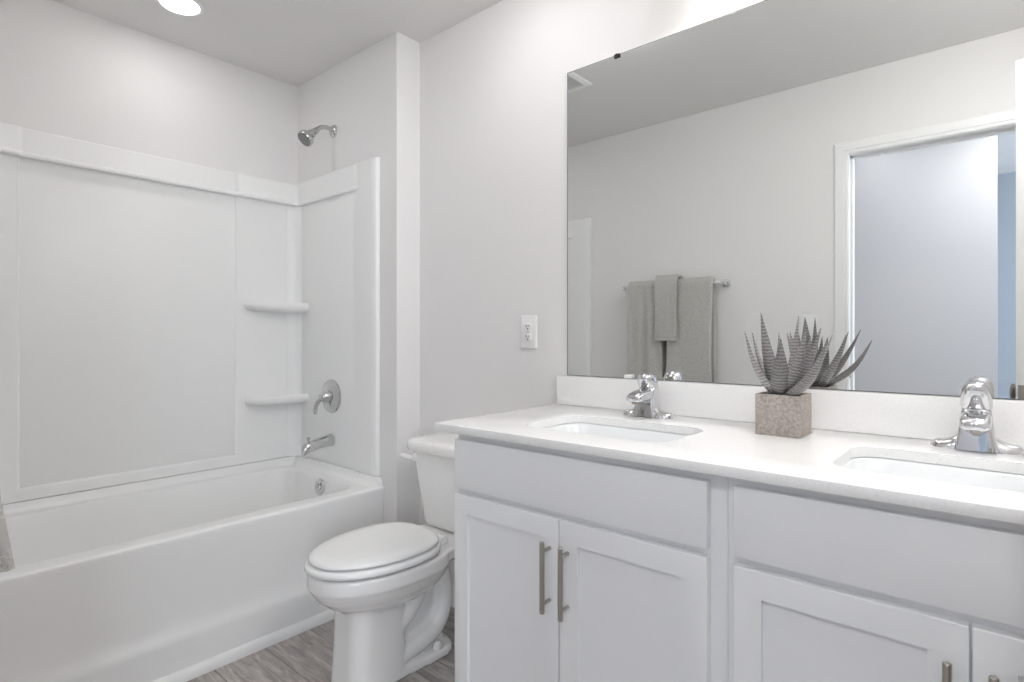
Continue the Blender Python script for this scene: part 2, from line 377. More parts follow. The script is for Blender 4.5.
# upper band with its rolled lip
def band(dx, top):
    return [(0, ZR + .004), (dx * .8, ZR - .001), (dx + .002, ZR + .002), (dx + .004, ZR + .008), (dx + .002, ZR + .015), (dx - .004, ZR + .02), (dx - .008, top - .006), (dx - .013, top - .001), (0, top)]
def bandring(y, dx): return [(XE + a, y, z) for a, z in band(dx, ZT - .012)]
loft(bm, [bandring(YF + .001, .050), bandring(PY0 - .012, .050), bandring(PY0 - .004, .046), bandring(PY0 + .006, .036), bandring(PY1 - .006, .036), bandring(PY1 + .004, .046), bandring(PY1 + .012, .050), bandring(J - .001, .050)])
# concave corner columns
def corner(bm, y, s):
    r = .060; c = (XE + .022 + r, y + s * (.010 + r)); pts = [(XE + .002, y + s * .002)]
    arc = [(c[0] - r * math.sin(a), c[1] - s * r * math.cos(a)) for a in [i * PI / 20 for i in range(11)]]
    arc = [(c[0] - r * math.cos(a), c[1] - s * r * math.sin(a)) for a in [i * PI / 20 for i in range(11)]]
    prism(bm, [(XE + .002, y + s * (.010 + r))] + arc + [(XE + .022 + r, y + s * .002), (XE + .002, y + s * .002)], 'z', ZB, ZT - .014)
corner(bm, J, -1); corner(bm, YF, 1)
back = sub('back_panel', bm, M['acryl'], su, ang=30)
def side(y, s):
    bm = BM()
    y0, y1 = sorted((y + s * .0005, y + s * .012))
    box(bm, XE + .012, -2.105, y0, y1, ZB, ZT, .002)
    br_ = lambda x, k: [(x, y + s * (a if a < .012 else .012 + (a - .012) * k), z) for a, z in band(.025, ZT)]
    loft(bm, [br_(XE + .012, 1), br_(-2.29, 1), br_(-2.255, .75), br_(-2.225, .35), br_(-2.20, .05)])
    # front column, softly raised, full height
    rings = []
    for x, d in ((-2.290, .0119), (-2.270, .0128), (-2.250, .0155), (-2.232, .0195), (-2.212, .0225), (-2.190, .0235), (-2.150, .0235), (-2.138, .0245), (-2.126, .0235), (-2.112, .0215), (-2.104, .017), (-2.100, .010), (-2.0985, .0005)):
        rings.append([(x, y + s * d, ZB), (x, y + s * d, ZT - .006), (x, y + s * d * .6, ZT), (x, y + s * .0003, ZT), (x, y + s * .0003, ZB)])
    loft(bm, rings)
    return sub('side_panel', bm, M['acryl'], su, ang=30)
side(J, -1); side(YF, 1)
def shelf(y, s, z):
    bm = BM()
    L, D = .285, .125
    def outline(k, zz, dz=0):
        pts = [(XE + .008, y + s * .008)]
        N = 22
        for i in range(N + 1):
            t_ = i / N
            a = t_ * PI / 2
            # superellipse quarter, long along y and short along x
            cx = abs(math.cos(a)) ** (2 / 2.6); sy = abs(math.sin(a)) ** (2 / 2.6)
            pts.append((XE + .008 + D * k * cx, y + s * (.008 + L * k * sy)))
        return [Vector((a_, b_, zz)) for a_, b_ in pts]
    rings = [outline(.90, z - .005), outline(.94, z), outline(.98, z - .003), outline(1.0, z - .013), outline(.99, z - .025), outline(.95, z - .036), outline(.85, z - .044), outline(.6, z - .048)]
    loft(bm, [outline(.5, z - .006)] + rings)
    return sub('corner_shelf', bm, M['acryl'], su, ang=50)
for z in (1.308, .845): shelf(J, -1, z); shelf(YF, 1, z)

# ------------------------------------------------------------------ SHOWER FITTINGS
sh = thing('wall_shower', 'chrome shower head on a bent arm high on the alcove wall', 'shower head', (-2.468, J, 2.14))
bm = BM(); lathe(bm, [(0, 0), (.031, 0), (.031, .003), (.026, .009), (.014, .013), (.013, .016), (0, .016)], T(-2.468, J - .0005, 2.137) @ FRONT, 28); sub('escutcheon', bm, M['chrome2'], sh)
P = catmull([(-2.468, J - .005, 2.137), (-2.468, J - .030, 2.144), (-2.468, J - .058, 2.142), (-2.468, J - .080, 2.130), (-2.468, J - .096, 2.116)], 5)
bm = BM(); tube(bm, P, .0105, 16); sub('shower_arm', bm, M['chrome2'], sh)
d = Vector((-.02, -.72, -.68)).normalized(); q = Vector((0, 0, 1)).rotation_difference(d).to_matrix().to_4x4()
bm = BM(); lathe(bm, [(0, -.012), (.013, -.012), (.0155, 0), (.0135, .010), (.017, .016), (.024, .036), (.033, .056), (.039, .062), (.040, .074), (.037, .079), (.0, .079)], T(-2.468, J - .098, 2.112) @ q, 32)
hd = sub('spray_head', bm, M['chrome2'], sh)
bm = BM(); lathe(bm, [(0, .078), (.0345, .078), (.0345, .0815), (0, .0825)], T(-2.468, J - .098, 2.112) @ q, 28)
for ring, r_ in ((6, .012), (12, .024)):
    for k in range(ring):
        a = 2 * PI * k / ring
        lathe(bm, [(0, .081), (.0022, .081), (.0018, .0845), (0, .0845)], T(-2.468, J - .098, 2.112) @ q @ T(r_ * math.cos(a), r_ * math.sin(a), 0), 8)
M['rub'] = mat('spray_face_plastic', (0.25, 0.25, 0.25), 0.5); add_bump(M['rub'], 100, .05)
o = sub('spray_face', bm, M['rub'], sh)

YS = J - .0125
va = thing('shower_valve', 'round chrome shower valve with a lever below the shower head', 'shower valve', (-2.468, YS, .85))
bm = BM(); lathe(bm, [(0, 0), (.082, 0), (.082, .003), (.078, .008), (.066, .012), (.050, .013), (.046, .016), (.034, .018), (0, .018)], T(-2.468, YS, .848) @ FRONT, 40); sub('valve_plate', bm, M['chrome2'], va)
bm = BM(); lathe(bm, [(0, .016), (.030, .016), (.029, .034), (.025, .042), (.022, .056), (.016, .062), (0, .064)], T(-2.468, YS, .848) @ FRONT, 28)
P = catmull([(-2.468, YS - .050, .846), (-2.487, YS - .058, .832), (-2.505, YS - .062, .800), (-2.514, YS - .060, .765)], 5)
tube(bm, P, [.012 - .006 * abs(i / (len(P) - 1) - .45) for i in range(len(P))], 14)
sub('lever_handle', bm, M['chrome2'], va)
ts = thing('tub_spout', 'chrome tub spout with a diverter knob above the tub end', 'tub spout', (-2.468, YS, .63))
bm = BM()
rings = []
for y, zc, hw, hh in ((0, .636, .029, .030), (.006, .636, .030, .031), (.02, .635, .028, .029), (.06, .630, .026, .0265), (.10, .623, .024, .025), (.128, .615, .023, .0265), (.142, .609, .021, .029), (.150, .604, .016, .025), (.152, .602, .008, .014)):
    rings.append([Vector((-2.468 + hw * math.cos(a) , YS - y, zc + hh * math.sin(a))) for a in [2 * PI * k / 24 for k in range(24)]])
loft(bm, rings)
sub('spout_body', bm, M['chrome2'], ts)
bm = BM(); lathe(bm, [(0, 0), (.004, 0), (.004, .014), (.008, .016), (.009, .022), (.006, .026), (0, .027)], T(-2.468, YS - .122, .638), 16); sub('diverter_knob', bm, M['chrome2'], ts)

# ------------------------------------------------------------------ TOILET
CXT = -1.60
to = thing('toilet', 'white two piece toilet between the bathtub and the vanity', 'toilet', (CXT, -.4, 0))
def egg(z, yb, yf, w_, sq=.75, n=48, mid=.42):
    pts = []
    ym = yb + (yf - yb) * mid
    for i in range(n):
        a = 2 * PI * i / n; s, c = math.sin(a), math.cos(a)
        yy = ym + (yf - ym) * (abs(s) ** .97) * 1 if s > 0 else ym + (yb - ym) * (abs(s) ** sq)
        ww = w_ * (abs(c) ** (.97 if s > 0 else sq)) * (1 if c > 0 else -1)
        pts.append(Vector((CXT + ww, yy, z)))
    return pts
bm = BM()
loft(bm, [egg(.397, -.25, -.738, .174), egg(.391, -.25, -.742, .178), egg(.352, -.25, -.742, .178), egg(.346, -.25, -.737, .172), egg(.336, -.25, -.732, .168), egg(.312, -.26, -.715, .156), egg(.286, -.28, -.685, .136), egg(.266, -.30, -.655, .112), egg(.245, -.32, -.62, .085)])
# plinth
loft(bm, [rrect(CXT, -.530, .086, .104, .050, .30), rrect(CXT, -.532, .084, .103, .050, .22), rrect(CXT, -.533, .086, .106, .050, .12), rrect(CXT, -.535, .089, .110, .050, .02), rrect(CXT, -.535, .090, .111, .050, .0)])
# deck under the tank
loft(bm, [rrect(CXT, -.205, .140, .170, .05, .397), rrect(CXT, -.205, .143, .174, .05, .391), rrect(CXT, -.205, .143, .174, .05, .362), rrect(CXT, -.21, .13, .16, .05, .352), rrect(CXT, -.22, .09, .13, .05, .325)])
# foot
def foot(z, k=0.0):
    L = [(-.60, .088), (-.52, .088), (-.44, .090), (-.36, .096), (-.30, .100), (-.265, .097), (-.240, .086), (-.222, .066), (-.212, .040), (-.208, .015)]
    A = [(CXT + w_ - k, y - (k if i > 5 else 0)) for i, (y, w_) in enumerate(L)]
    A += [(2 * CXT - x, y) for x, y in reversed(A)]
    return [Vector((x, y, z)) for x, y in A]
loft(bm, [foot(0), foot(.022), foot(.028, .004), foot(.031, .012)])
# trapway, bulging on both sides
for s in (-1, 1):
    P = catmull([(CXT + s * .030, -.52, .16), (CXT + s * .046, -.46, .17), (CXT + s * .052, -.41, .21), (CXT + s * .052, -.36, .275), (CXT + s * .048, -.31, .315), (CXT + s * .046, -.27, .30), (CXT + s * .046, -.25, .24), (CXT + s * .048, -.255, .16), (CXT + s * .05, -.29, .10), (CXT + s * .05, -.36, .075), (CXT + s * .05, -.45, .06)], 5)
    tube(bm, P, .036, 14)
P = catmull([(CXT, -.48, .13), (CXT, -.40, .19), (CXT, -.31, .30), (CXT, -.26, .25), (CXT, -.26, .12), (CXT, -.32, .05)], 5); tube(bm, P, .045, 14)
box(bm, CXT - .045, CXT + .045, -.52, -.24, .0, .30, .01)
bowl = sub('bowl', bm, M['china'], to, ang=180, fix=False)
rm = bowl.modifiers.new('r', 'REMESH'); rm.mode = 'VOXEL'; rm.voxel_size = .0048
sm = bowl.modifiers.new('s', 'SMOOTH'); sm.iterations = 7; sm.factor = .5
apply_mods(bowl); smooth(bowl.data, 180)
for s in (-1, 1):
    bm = BM(); lathe(bm, [(0, 0), (.017, 0), (.017, .006), (.014, .020), (.009, .025), (0, .026)], T(CXT + s * .076, -.300, .0295), 20); sub('bolt_cap', bm, M['seat'], to)
for s_ in (-1, 1):
    for y in (-.36, -.62):
        bm = BM(); box(bm, CXT + s_ * .11 - .012, CXT + s_ * .11 + .012, y - .008, y + .008, .395, .405, .002); sub('seat_bumper', bm, M['seat'], to)
bm = BM(); box(bm, CXT - .012, CXT + .012, -.722, -.712, .424, .4315, .002); sub('seat_bumper', bm, M['seat'], to)
# seat ring, closed lid
bm = BM()
zs = [(-.009, .0), (-.003, .001), (.0, .004), (.0, .013), (-.004, .019), (-.010, .021)]
loft(bm, [egg(.4045 + h, -.305 - d_ * .5, -.748 - d_, .179 + d_, .7) for d_, h in zs] , True, True)
sub('seat', bm, M['seat'], to, ang=60)
bm = BM()
zs = [(-.024, .0), (-.015, .001), (-.012, .004), (-.012, .010), (-.016, .016), (-.028, .021), (-.06, .0245), (-.11, .026)]
loft(bm, [egg(.4300 + h * .85, -.300 + d_ * .25, -.748 - d_, .179 + d_, .7) for d_, h in zs], True, True)
# shallow valley where the lid meets the hinges is part of the lid
sub('seat_lid', bm, M['seat'], to, ang=60)
for s in (-1, 1):
    bm = BM(); box(bm, CXT + s * .075 - .018, CXT + s * .075 + .018, -.300, -.262, .396, .424, .008, 3)
    tube(bm, [(CXT + s * .075 - .024, -.287, .420), (CXT + s * .075 + .024, -.287, .420)], .009, 14)
    sub('hinge', bm, M['seat'], to)
# tank
bm = BM()
def tk(z, hw, yf, r=.06, bow=.012):
    pts = rrect(CXT, (-.028 + yf) / 2, hw, (-.028 - yf) / 2, r, z, 8)
    for p_ in pts:
        if p_.y < -.1: p_.y -= bow * (1 - ((p_.x - CXT) / hw) ** 2)
    return pts
loft(bm, [tk(.400, .152, -.178), tk(.405, .159, -.185), tk(.42, .162, -.188), tk(.55, .178, -.203), tk(.688, .195, -.216), tk(.692, .193, -.214)])
sub('tank', bm, M['china'], to, ang=50)
bm = BM()
loft(bm, [tk(.6925, .200, -.222), tk(.694, .210, -.230), tk(.700, .213, -.233), tk(.722, .213, -.233), tk(.730, .209, -.229), tk(.735, .196, -.220), tk(.7375, .16, -.19, .05), tk(.738, .08, -.13, .04)])
sub('tank_lid', bm, M['china'], to, ang=50)
bm = BM()
lathe(bm, [(0, 0), (.017, 0), (.017, .006), (.013, .011), (0, .012)], T(CXT - .145, -.214, .665) @ FRONT, 20)
P = catmull([(CXT - .142, -.232, .665), (CXT - .165, -.240, .667), (CXT - .195, -.238, .669), (CXT - .212, -.234, .668)], 5); tube(bm, P, [.0085 + .002 * math.sin(PI * i / (len(P) - 1)) for i in range(len(P))], 12)
sub('flush_lever', bm, M['seat'], to)

# ------------------------------------------------------------------ VANITY CABINETS
FY = -.556; DY = -.576
def slab(bm, x0, x1, z0, z1, shaker):
    t = BM(); bmesh.ops.create_cube(t, size=1.0)
    for v in t.verts: v.co = Vector((x0 + (v.co.x + .5) * (x1 - x0), DY + (v.co.y + .5) * (FY - .0006 - DY), z0 + (v.co.z + .5) * (z1 - z0)))
    front = [f for f in t.faces if f.normal.y < -.9]
    if shaker:
        bmesh.ops.inset_region(t, faces=front, thickness=.051, use_even_offset=True)
        inner = [f for f in t.faces if f.normal.y < -.9 and abs(f.calc_center_median().x - (x0 + x1) / 2) < 1e-4 and abs(f.calc_center_median().z - (z0 + z1) / 2) < 1e-4]
        r_ = bmesh.ops.inset_region(t, faces=inner, thickness=.0008, use_even_offset=True)
        for v in inner[0].verts: v.co.y += .0085
    out = [e_ for e_ in t.edges if all(abs(v.co.y - DY) < 1e-5 and (min(abs(v.co.x - x0), abs(v.co.x - x1)) < 1e-5 or min(abs(v.co.z - z0), abs(v.co.z - z1)) < 1e-5) for v in e_.verts) and len([f for f in e_.link_faces if abs(f.normal.y) < .1]) == 1]
    out += [e_ for e_ in t.edges if abs(e_.verts[0].co.y - e_.verts[1].co.y) > .01 and all(abs(v.co.x - x0) < 1e-5 or abs(v.co.x - x1) < 1e-5 for v in e_.verts)]
    bmesh.ops.bevel(t, geom=list(set(out)), offset=.0028, segments=3, profile=.5, affect='EDGES')
    merge(bm, t)
def handle(x, z0, z1, door):
    bm = BM(); y = DY - .030
    tube(bm, [(x, y, z0), (x, y, z0 + .0015), (x, y, z1 - .0015), (x, y, z1)], [.0048, .006, .006, .0048], 20)
    for z in (z0 + .022, z1 - .022): tube(bm, [(x, y, z), (x, DY + .0002, z)], .0045, 14)
    bmesh.ops.translate(bm, verts=bm.verts, vec=-VC)
    return obj('bar_handle', bm, M['nickel'], door)
def cabinet(x0, x1, label):
    global VC
    VC = Vector(((x0 + x1) / 2, -.3, 0))
    c = thing('vanity_cabinet', label, 'cabinet', VC, 'paired sink base cabinets')
    bm = BM()
    box(bm, x0, x1, FY, FY + .02, .10, .876, .0008)                 # face frame
    box(bm, x0, x0 + .016, FY + .02, -.003, .0, .876); box(bm, x1 - .016, x1, FY + .02, -.003, .0, .876)
    box(bm, x0, x1, -.02, -.003, .0, .80)
    box(bm, x0, x1, FY + .065, FY + .08, 0, .10); box(bm, x0 + .016, x1 - .016, FY + .02, -.02, .10, .115)
    sub('cabinet_body', bm, M['cab'], c)
    a, b_ = x0 + .004 + (.012 if x0 > -1 else 0), x1 - .033 + (.001 if x0 > -1 else 0)
    mid = (a + b_) / 2
    bm = BM(); slab(bm, a, b_, .724, .857, False); sub('drawer_front', bm, M['cab'], c, ang=25)
    for u0, u1, hx in ((a, mid - .0016, mid - .026), (mid + .0016, b_, mid + .0016 + .022)):
        bm = BM(); slab(bm, u0, u1,   .112, .708, True); dd_ = sub('door', bm, M['cab'], c, ang=25)
        handle(hx if u0 == a else mid + .0265, .490, .658, dd_)
    return c
cabinet(-1.150, -.4025, 'white sink cabinet with two shaker doors, nearest the toilet')
cabinet(-.4015, .345, 'white sink cabinet with two shaker doors, under the right sink')
# filler and toe board against the right wall
bm = BM(); box(bm, .3455, XR - .001, FY, FY + .02, .10, .876); tag(obj('filler_strip', bm, M['cab']), 'narrow white filler strip between right cabinet and wall', 'filler strip')

# ------------------------------------------------------------------ COUNTERTOP with two cutouts
S1 = (-.787, -.342, .212, .137); S2 = (-.036, -.342, .212, .137)
bm = BM(); box(bm, -1.204, XR - .001, -.597, -.001, CT - .021, CT, .0018)
ct = tag(obj('countertop', bm, M['quartz']), 'white speckled quartz vanity countertop with two sink cutouts', 'countertop')
cut = []
for cx, cy, hx, hy in (S1, S2):
    bm = BM(); loft(bm, [rrect(cx, cy, hx, hy, .058, CT - .05, 10), rrect(cx, cy, hx, hy, .058, CT + .05, 10)])
    co = obj('cut', bm, M['quartz']); cut.append(co)
    md = ct.modifiers.new('b', 'BOOLEAN'); md.operation = 'DIFFERENCE'; md.object = co; md.solver = 'EXACT'
apply_mods(ct)
for co in cut:
    me = co.data; bpy.data.objects.remove(co); bpy.data.meshes.remove(me)
smooth(ct.data, 25)
bm = BM(); box(bm, -1.204, XR - .001, -.021, -.001, CT + .0004, 1.000, .0015)
tag(obj('backsplash', bm, M['quartz']), 'low white speckled quartz backsplash running under the mirror', 'backsplash')
M['basin'] = mat('sink_china', (0.84, 0.86, 0.87), 0.07, coat=.4); add_bump(M['basin'], 8, .02, .001, 1)
def sink(q, label):
    cx, cy, hx, hy = q
    s = thing('sink', label, 'sink', (cx, cy, CT - .1), 'undermount sinks')
    bm = BM(); zt = CT - .0215
    R = [(hx + .03, hy + .018, .07, zt - .010), (hx + .03, hy + .018, .07, zt), (hx + .004, hy + .004, .06, zt), (hx - .004, hy - .004, .06, zt - .006), (hx - .012, hy - .010, .06, zt - .05), (hx - .024, hy - .020, .06, zt - .10), (hx - .045, hy - .038, .06, zt - .13), (hx - .10, hy - .07, .06, zt - .142), (.03, .03, .0299, zt - .146)]
    rg = [rrect(cx, cy, a, b_, r_, z_, 8) for a, b_, r_, z_ in R]
    O = [(.04, .04, .039, zt - .158), (hx - .08, hy - .05, .06, zt - .155), (hx - .02, hy - .015, .06, zt - .13), (hx + .008, hy + .006, .06, zt - .05), (hx + .012, hy + .01, .065, zt - .012)]
    rg = rg + [rrect(cx, cy, a, b_, r_, z_, 8) for a, b_, r_, z_ in O]
    loft(bm, rg, False, False)
    # close outer skin to the flange
    sub('basin', bm, M['basin'], s, ang=50)
    bm = BM(); lathe(bm, [(0, -.004), (.022, -.004), (.030, .0015), (.032, 0), (.032, -.010), (0, -.010)], T(cx, cy, zt - .142), 28); lathe(bm, [(0, 0), (.02, 0), (.019, .004), (0, .006)], T(cx, cy, zt - .140), 24)
    sub('drain', bm, M['chrome'], s)
sink(S1, 'white rectangular undermount sink on the left, nearest the toilet')
sink(S2, 'white rectangular undermount sink on the right of the potted succulent')

# ------------------------------------------------------------------ FAUCETS
def faucet(cx, cy, label, hs):
    """hs scales the height of the lever above the body"""
    f = thing('faucet', label, 'faucet', (cx, cy, CT), 'single lever chrome faucets')
    bm = BM(); rings = []
    N = 44
    for i in range(N + 1):
        u = -1 + 2 * i / N; x = .080 * u; au = abs(u)
        h = .0165 + .058 * max(0, 1 - au / .80) ** 2.1
        h *= math.sqrt(max(.02, 1 - max(0, (au - .80) / .205) ** 2))
        dpt = .0275 * math.sqrt(max(.015, 1 - max(0, (au - .55) / .452) ** 2))
        ring = []
        for k in range(24):
            a = 2 * PI * k / 24; c_, s_ = math.cos(a), math.sin(a)
            yy = dpt * (abs(c_) ** .7) * (1 if c_ > 0 else -1)
            top = max(0, s_)
            ring.append(Vector((x, yy * (1 - .45 * top * min(1, h / .06)), h * (top ** .75))))
        rings.append(ring)
    loft(bm, rings)
    obj('base', bm, M['chrome'], f, ang=60)
    bm = BM()
    def sec(z, hw, yc, hd, r): return rrect(0, yc, hw, hd, r, z, 6)
    loft(bm, [sec(.001, .036, -.006, .030, .006), sec(.010, .0348, -.006, .029, .006), sec(.035, .031, -.005, .027, .007), sec(.055, .0285, -.002, .026, .009), sec(.074, .0265, .002, .025, .012), sec(.086, .0245, .004, .0235, .014), sec(.090, .020, .004, .019, .014)])
    obj('body', bm, M['chrome'], f, ang=45)
    bm = BM(); rings = []
    for y, zc, hw, hh in ((.012, .064, .022, .016), (-.01, .066, .025, .019), (-.035, .066, .0265, .018), (-.062, .0645, .0265, .0155), (-.080, .062, .0255, .0135), (-.090, .0605, .023, .011), (-.096, .0595, .017, .007)):
        ring = []
        for k in range(28):
            a = 2 * PI * k / 28; c_, s_ = math.cos(a), math.sin(a)
            ring.append(Vector((hw * (abs(c_) ** .6) * (1 if c_ > 0 else -1), y, zc + hh * (abs(s_) ** .7) * (1 if s_ > 0 else -1))))
        rings.append(ring)
    loft(bm, rings); obj('spout', bm, M['chrome'], f, ang=60)
    bm = BM(); lathe(bm, [(0, 0), (.0095, 0), (.011, .002), (.011, .012), (0, .012)], T(0, -.078, .043), 20); obj('aerator', bm, M['nickel'], f)
    # lever handle: a rounded hood that rises and leans over the spout
    bm = BM(); rings = []
    H = lambda z: .080 + (z - .080) * hs
    prof = [(.008, .080, .0245, .0225), (.006, .088, .0270, .0255), (.002, .100, .0275, .0270), (-.003, .112, .0272, .0272), (-.009, .124, .0262, .0262), (-.015, .134, .0240, .0240), (-.021, .142, .0195, .0190), (-.025, .1465, .012, .012), (-.027, .148, .004, .004)]
    for yc, z, hw, hd in prof:
        rings.append([Vector((hw * (abs(math.cos(a)) ** .75) * (1 if math.cos(a) > 0 else -1), yc + hd * (abs(math.sin(a)) ** .85) * (1 if math.sin(a) > 0 else -1), H(z) + .30 * (hd * math.sin(a)) * min(1, (z - .08) / .03))) for a in [2 * PI * k / 28 for k in range(28)]])
    loft(bm, rings)
    obj('lever_handle', bm, M['chrome'], f, ang=60)
    bm = BM(); lathe(bm, [(0, 0), (.0035, 0), (.0035, .001), (0, .0012)], T(0, -.031, H(.112)) @ RX(80), 14); obj('index_button', bm, M['dark'], f)
    bm = BM(); tube(bm, [(0, .033, .0), (0, .033, .030)], .0022, 10); lathe(bm, [(0, 0), (.004, 0), (.005, .005), (.003, .009), (0, .010)], T(0, .033, .028), 14); obj('lift_rod', bm, M['chrome'], f)
    return f
faucet(-.812, -.090, 'chrome single lever faucet at the left sink', .72)
faucet(-.043, -.088, 'chrome single lever faucet at the right sink', .95)

# ------------------------------------------------------------------ MIRROR
MX0, MX1, MZ0, MZ1 = -1.169, .325, 1.0015, 2.072
mi = thing('wall_mirror', 'large frameless mirror on the wall above both sinks', 'mirror', (-.42, 0, MZ0))
bm = BM(); box(bm, MX0, MX1, -.0055, -.0005, MZ0, MZ1); g = sub('glass_edge', bm, M['edge'], mi)
bm = BM(); box(bm, MX0 + .003, MX1 - .003, -.0060, -.0050, MZ0 + .0015, MZ1 - .003)
sub('mirror_glass', bm, M['mirror'], mi)
for x in (-.967, .13):
    bm = BM(); box(bm, x - .011, x + .011, -.0105, -.006, MZ1 - .012, MZ1 + .001, .002); lathe(bm, [(0, 0), (.0045, 0), (.004, .003), (0, .0035)], T(x, -.0105, MZ1 - .003) @ FRONT, 14)
    sub('top_clip', bm, M['dark'], mi)
for x in (-.922, .13):
    bm = BM(); box(bm, x - .012, x + .012, -.0205, -.006, MZ0 - .0, MZ0 + .013, .003, 3)
    sub('bottom_clip', bm, M['clear'], mi)

# ------------------------------------------------------------------ OUTLET and SWITCH
def outlet(x, z):
    o = thing('wall_outlet', 'white duplex wall outlet on the wall left of the mirror', 'outlet', (x, 0, z))
    bm = BM(); rg = [rrect(0, 0, a, b_, .004, h) for a, b_, h in ((.0385, .062, 0), (.0385, .062, .003), (.0365, .060, .0055), (.034, .0575, .0062))]
    loft(bm, rg); bmesh.ops.transform(bm, matrix=T(0, -.0003, 0) @ FRONT, verts=bm.verts); obj('plate', bm, M['plast'], o)
    for s in (-1, 1):
        bm = BM(); rg = [rrect(0, 0, a, b_, .011, h) for a, b_, h in ((.0165, .014, .005), (.0165, .014, .0082), (.0155, .013, .0088))]
        loft(bm, rg); bmesh.ops.transform(bm, matrix=T(0, -.0003, s * .0195) @ FRONT, verts=bm.verts); rc = obj('receptacle', bm, M['plast'], o)
        bm = BM()
        for dx in (-.0065, .0065): box(bm, dx - .0013, dx + .0013, -.0096, -.0088, s * .0195 - .001, s * .0195 + .0075)
        lathe(bm, [(0, 0), (.0028, 0), (.0028, .0008), (0, .0008)], T(0, -.0088, s * .0195 - .0075) @ FRONT, 12)
        obj('slots', bm, M['dark'], rc)
    bm = BM(); lathe(bm, [(0, 0), (.0035, 0), (.003, .0012), (0, .0014)], T(0, -.0062, 0) @ FRONT, 14); obj('screw', bm, M['nickel'], o)
outlet(-1.347, 1.155)
sw = thing('light_switch', 'white light switch plate on the wall left of the doorway', 'light switch', (-.765, YF, 1.19))
bm = BM(); rg = [rrect(0, 0, a, b_, .004, h) for a, b_, h in ((.0385, .060, 0), (.0385, .060, .003), (.0365, .058, .0055), (.034, .0555, .0062))]
loft(bm, rg); bmesh.ops.transform(bm, matrix=T(0, .0003, 0) @ RX(-90), verts=bm.verts); obj('plate', bm, M['plast'], sw)
bm = BM(); box(bm, -.0165, .0165, .006, .009, -.033, .033, .0015); obj('rocker', bm, M['plast'], sw)

# ------------------------------------------------------------------ LIGHTS
def can(x, y, lens, label, r_=.082):
    c = thing('recessed_light', label, 'ceiling light', (x, y, CEIL))
    bm = BM(); lathe(bm, [(r_ - .006, -.002), (r_ - .006, 0), (r_ + .010, 0), (r_ + .010, -.003), (r_ + .004, -.006), (r_ - .002, -.006), (r_ - .006, -.002)], Matrix(), 48); obj('trim_ring', bm, M['trim'], c)
    bm = BM(); lathe(bm, [(0, 0), (r_ - .006, 0), (r_ - .006, -.003), (r_ * .6, -.005), (0, -.006)], Matrix(), 48); obj('lens', bm, lens, c)
can(-2.462, -.815, M['can'], 'round recessed light glowing in the ceiling over the bathtub', .072)
can(-.66, -2.42, M['hallcan'], 'round recessed hall light near the pale hall wall')
can(.12, -2.3, M['hallfill'], 'added recessed fill light in the hall in front of the doorway')  # added fill, shines through the doorway onto the cabinets
for lx, ly, lm, lab in ((.10, -.70, M['fill_dome'], 'added opal fill light on the ceiling near the open door'), (-1.25, -.44, M['fill_dome2'], 'added opal fill light on the ceiling beside the toilet')):  # both domes are out of view, added to brighten the room
    fm = thing('fill_light', lab, 'ceiling light', (lx, ly, CEIL))
    bm = BM(); lathe(bm, [(0, 0), (.165, 0), (.165, -.018), (.158, -.024), (0, -.024)], Matrix(), 48); obj('base_ring', bm, M['nickel'], fm)
    bm = BM(); lathe(bm, [(.150, -.022), (.150, -.035), (.135, -.055), (.10, -.072), (.05, -.082), (0, -.084)], Matrix(), 48); obj('dome', bm, lm, fm)
vf = thing('vanity_light', 'three shade vanity light bar mounted above the mirror', 'vanity light', (-.42, 0, 2.27))
bm = BM(); box(bm, -.30, .30, -.022, -.001, -.035, .035, .006, 3); obj('back_plate', bm, M['nickel'], vf)
for x in (-.22, 0, .22):
    bm = BM(); P = catmull([(x, -.02, 0), (x, -.07, .015), (x, -.10, 0), (x, -.10, -.018)], 5); tube(bm, P, .007, 12)
    lathe(bm, [(0, .006), (.020, .006), (.024, 0), (.024, -.014), (0, -.014)], T(x, -.10, -.018), 20); obj('arm', bm, M['nickel'], vf)
    bm = BM(); lathe(bm, [(0, 0), (.028, 0), (.045, -.018), (.052, -.05), (.055, -.09), (.052, -.09), (.049, -.05), (.042, -.02), (0, -.006)], T(x, -.10, -.028), 28); obj('shade', bm, M['shade'], vf)

# ------------------------------------------------------------------ EXHAUST GRILLE
ex = thing('exhaust_vent', 'square white exhaust grille in the bathroom ceiling', 'vent', (-1.75, -.73, CEIL))
bm = BM(); h = .135
for d_, z in (((h, -.0005), (h, -.006)),) if False else (): pass
prof = [(h, -.0003), (h, -.005), (h - .006, -.010), (h - .028, -.012), (h - .031, -.010), (h - .031, -.0003)]
loft(bm, [[(-a, -a, z), (a, -a, z), (a, a, z), (-a, a, z)] for a, z in prof], False, False); obj('frame', bm, M['trim'], ex)
bm = BM(); box(bm, -h + .03, h - .03, -h + .03, h - .03, -.002, -.0003); obj('recess', bm, M['dark'], ex)
bm = BM()
for i in range(15):
    y = -h + .036 + i * (2 * h - .072) / 14
    box(bm, -h + .029, h - .029, y - .004, y + .004, -.009, -.007, M4=None)
obj('louvres', bm, M['trim'], ex)

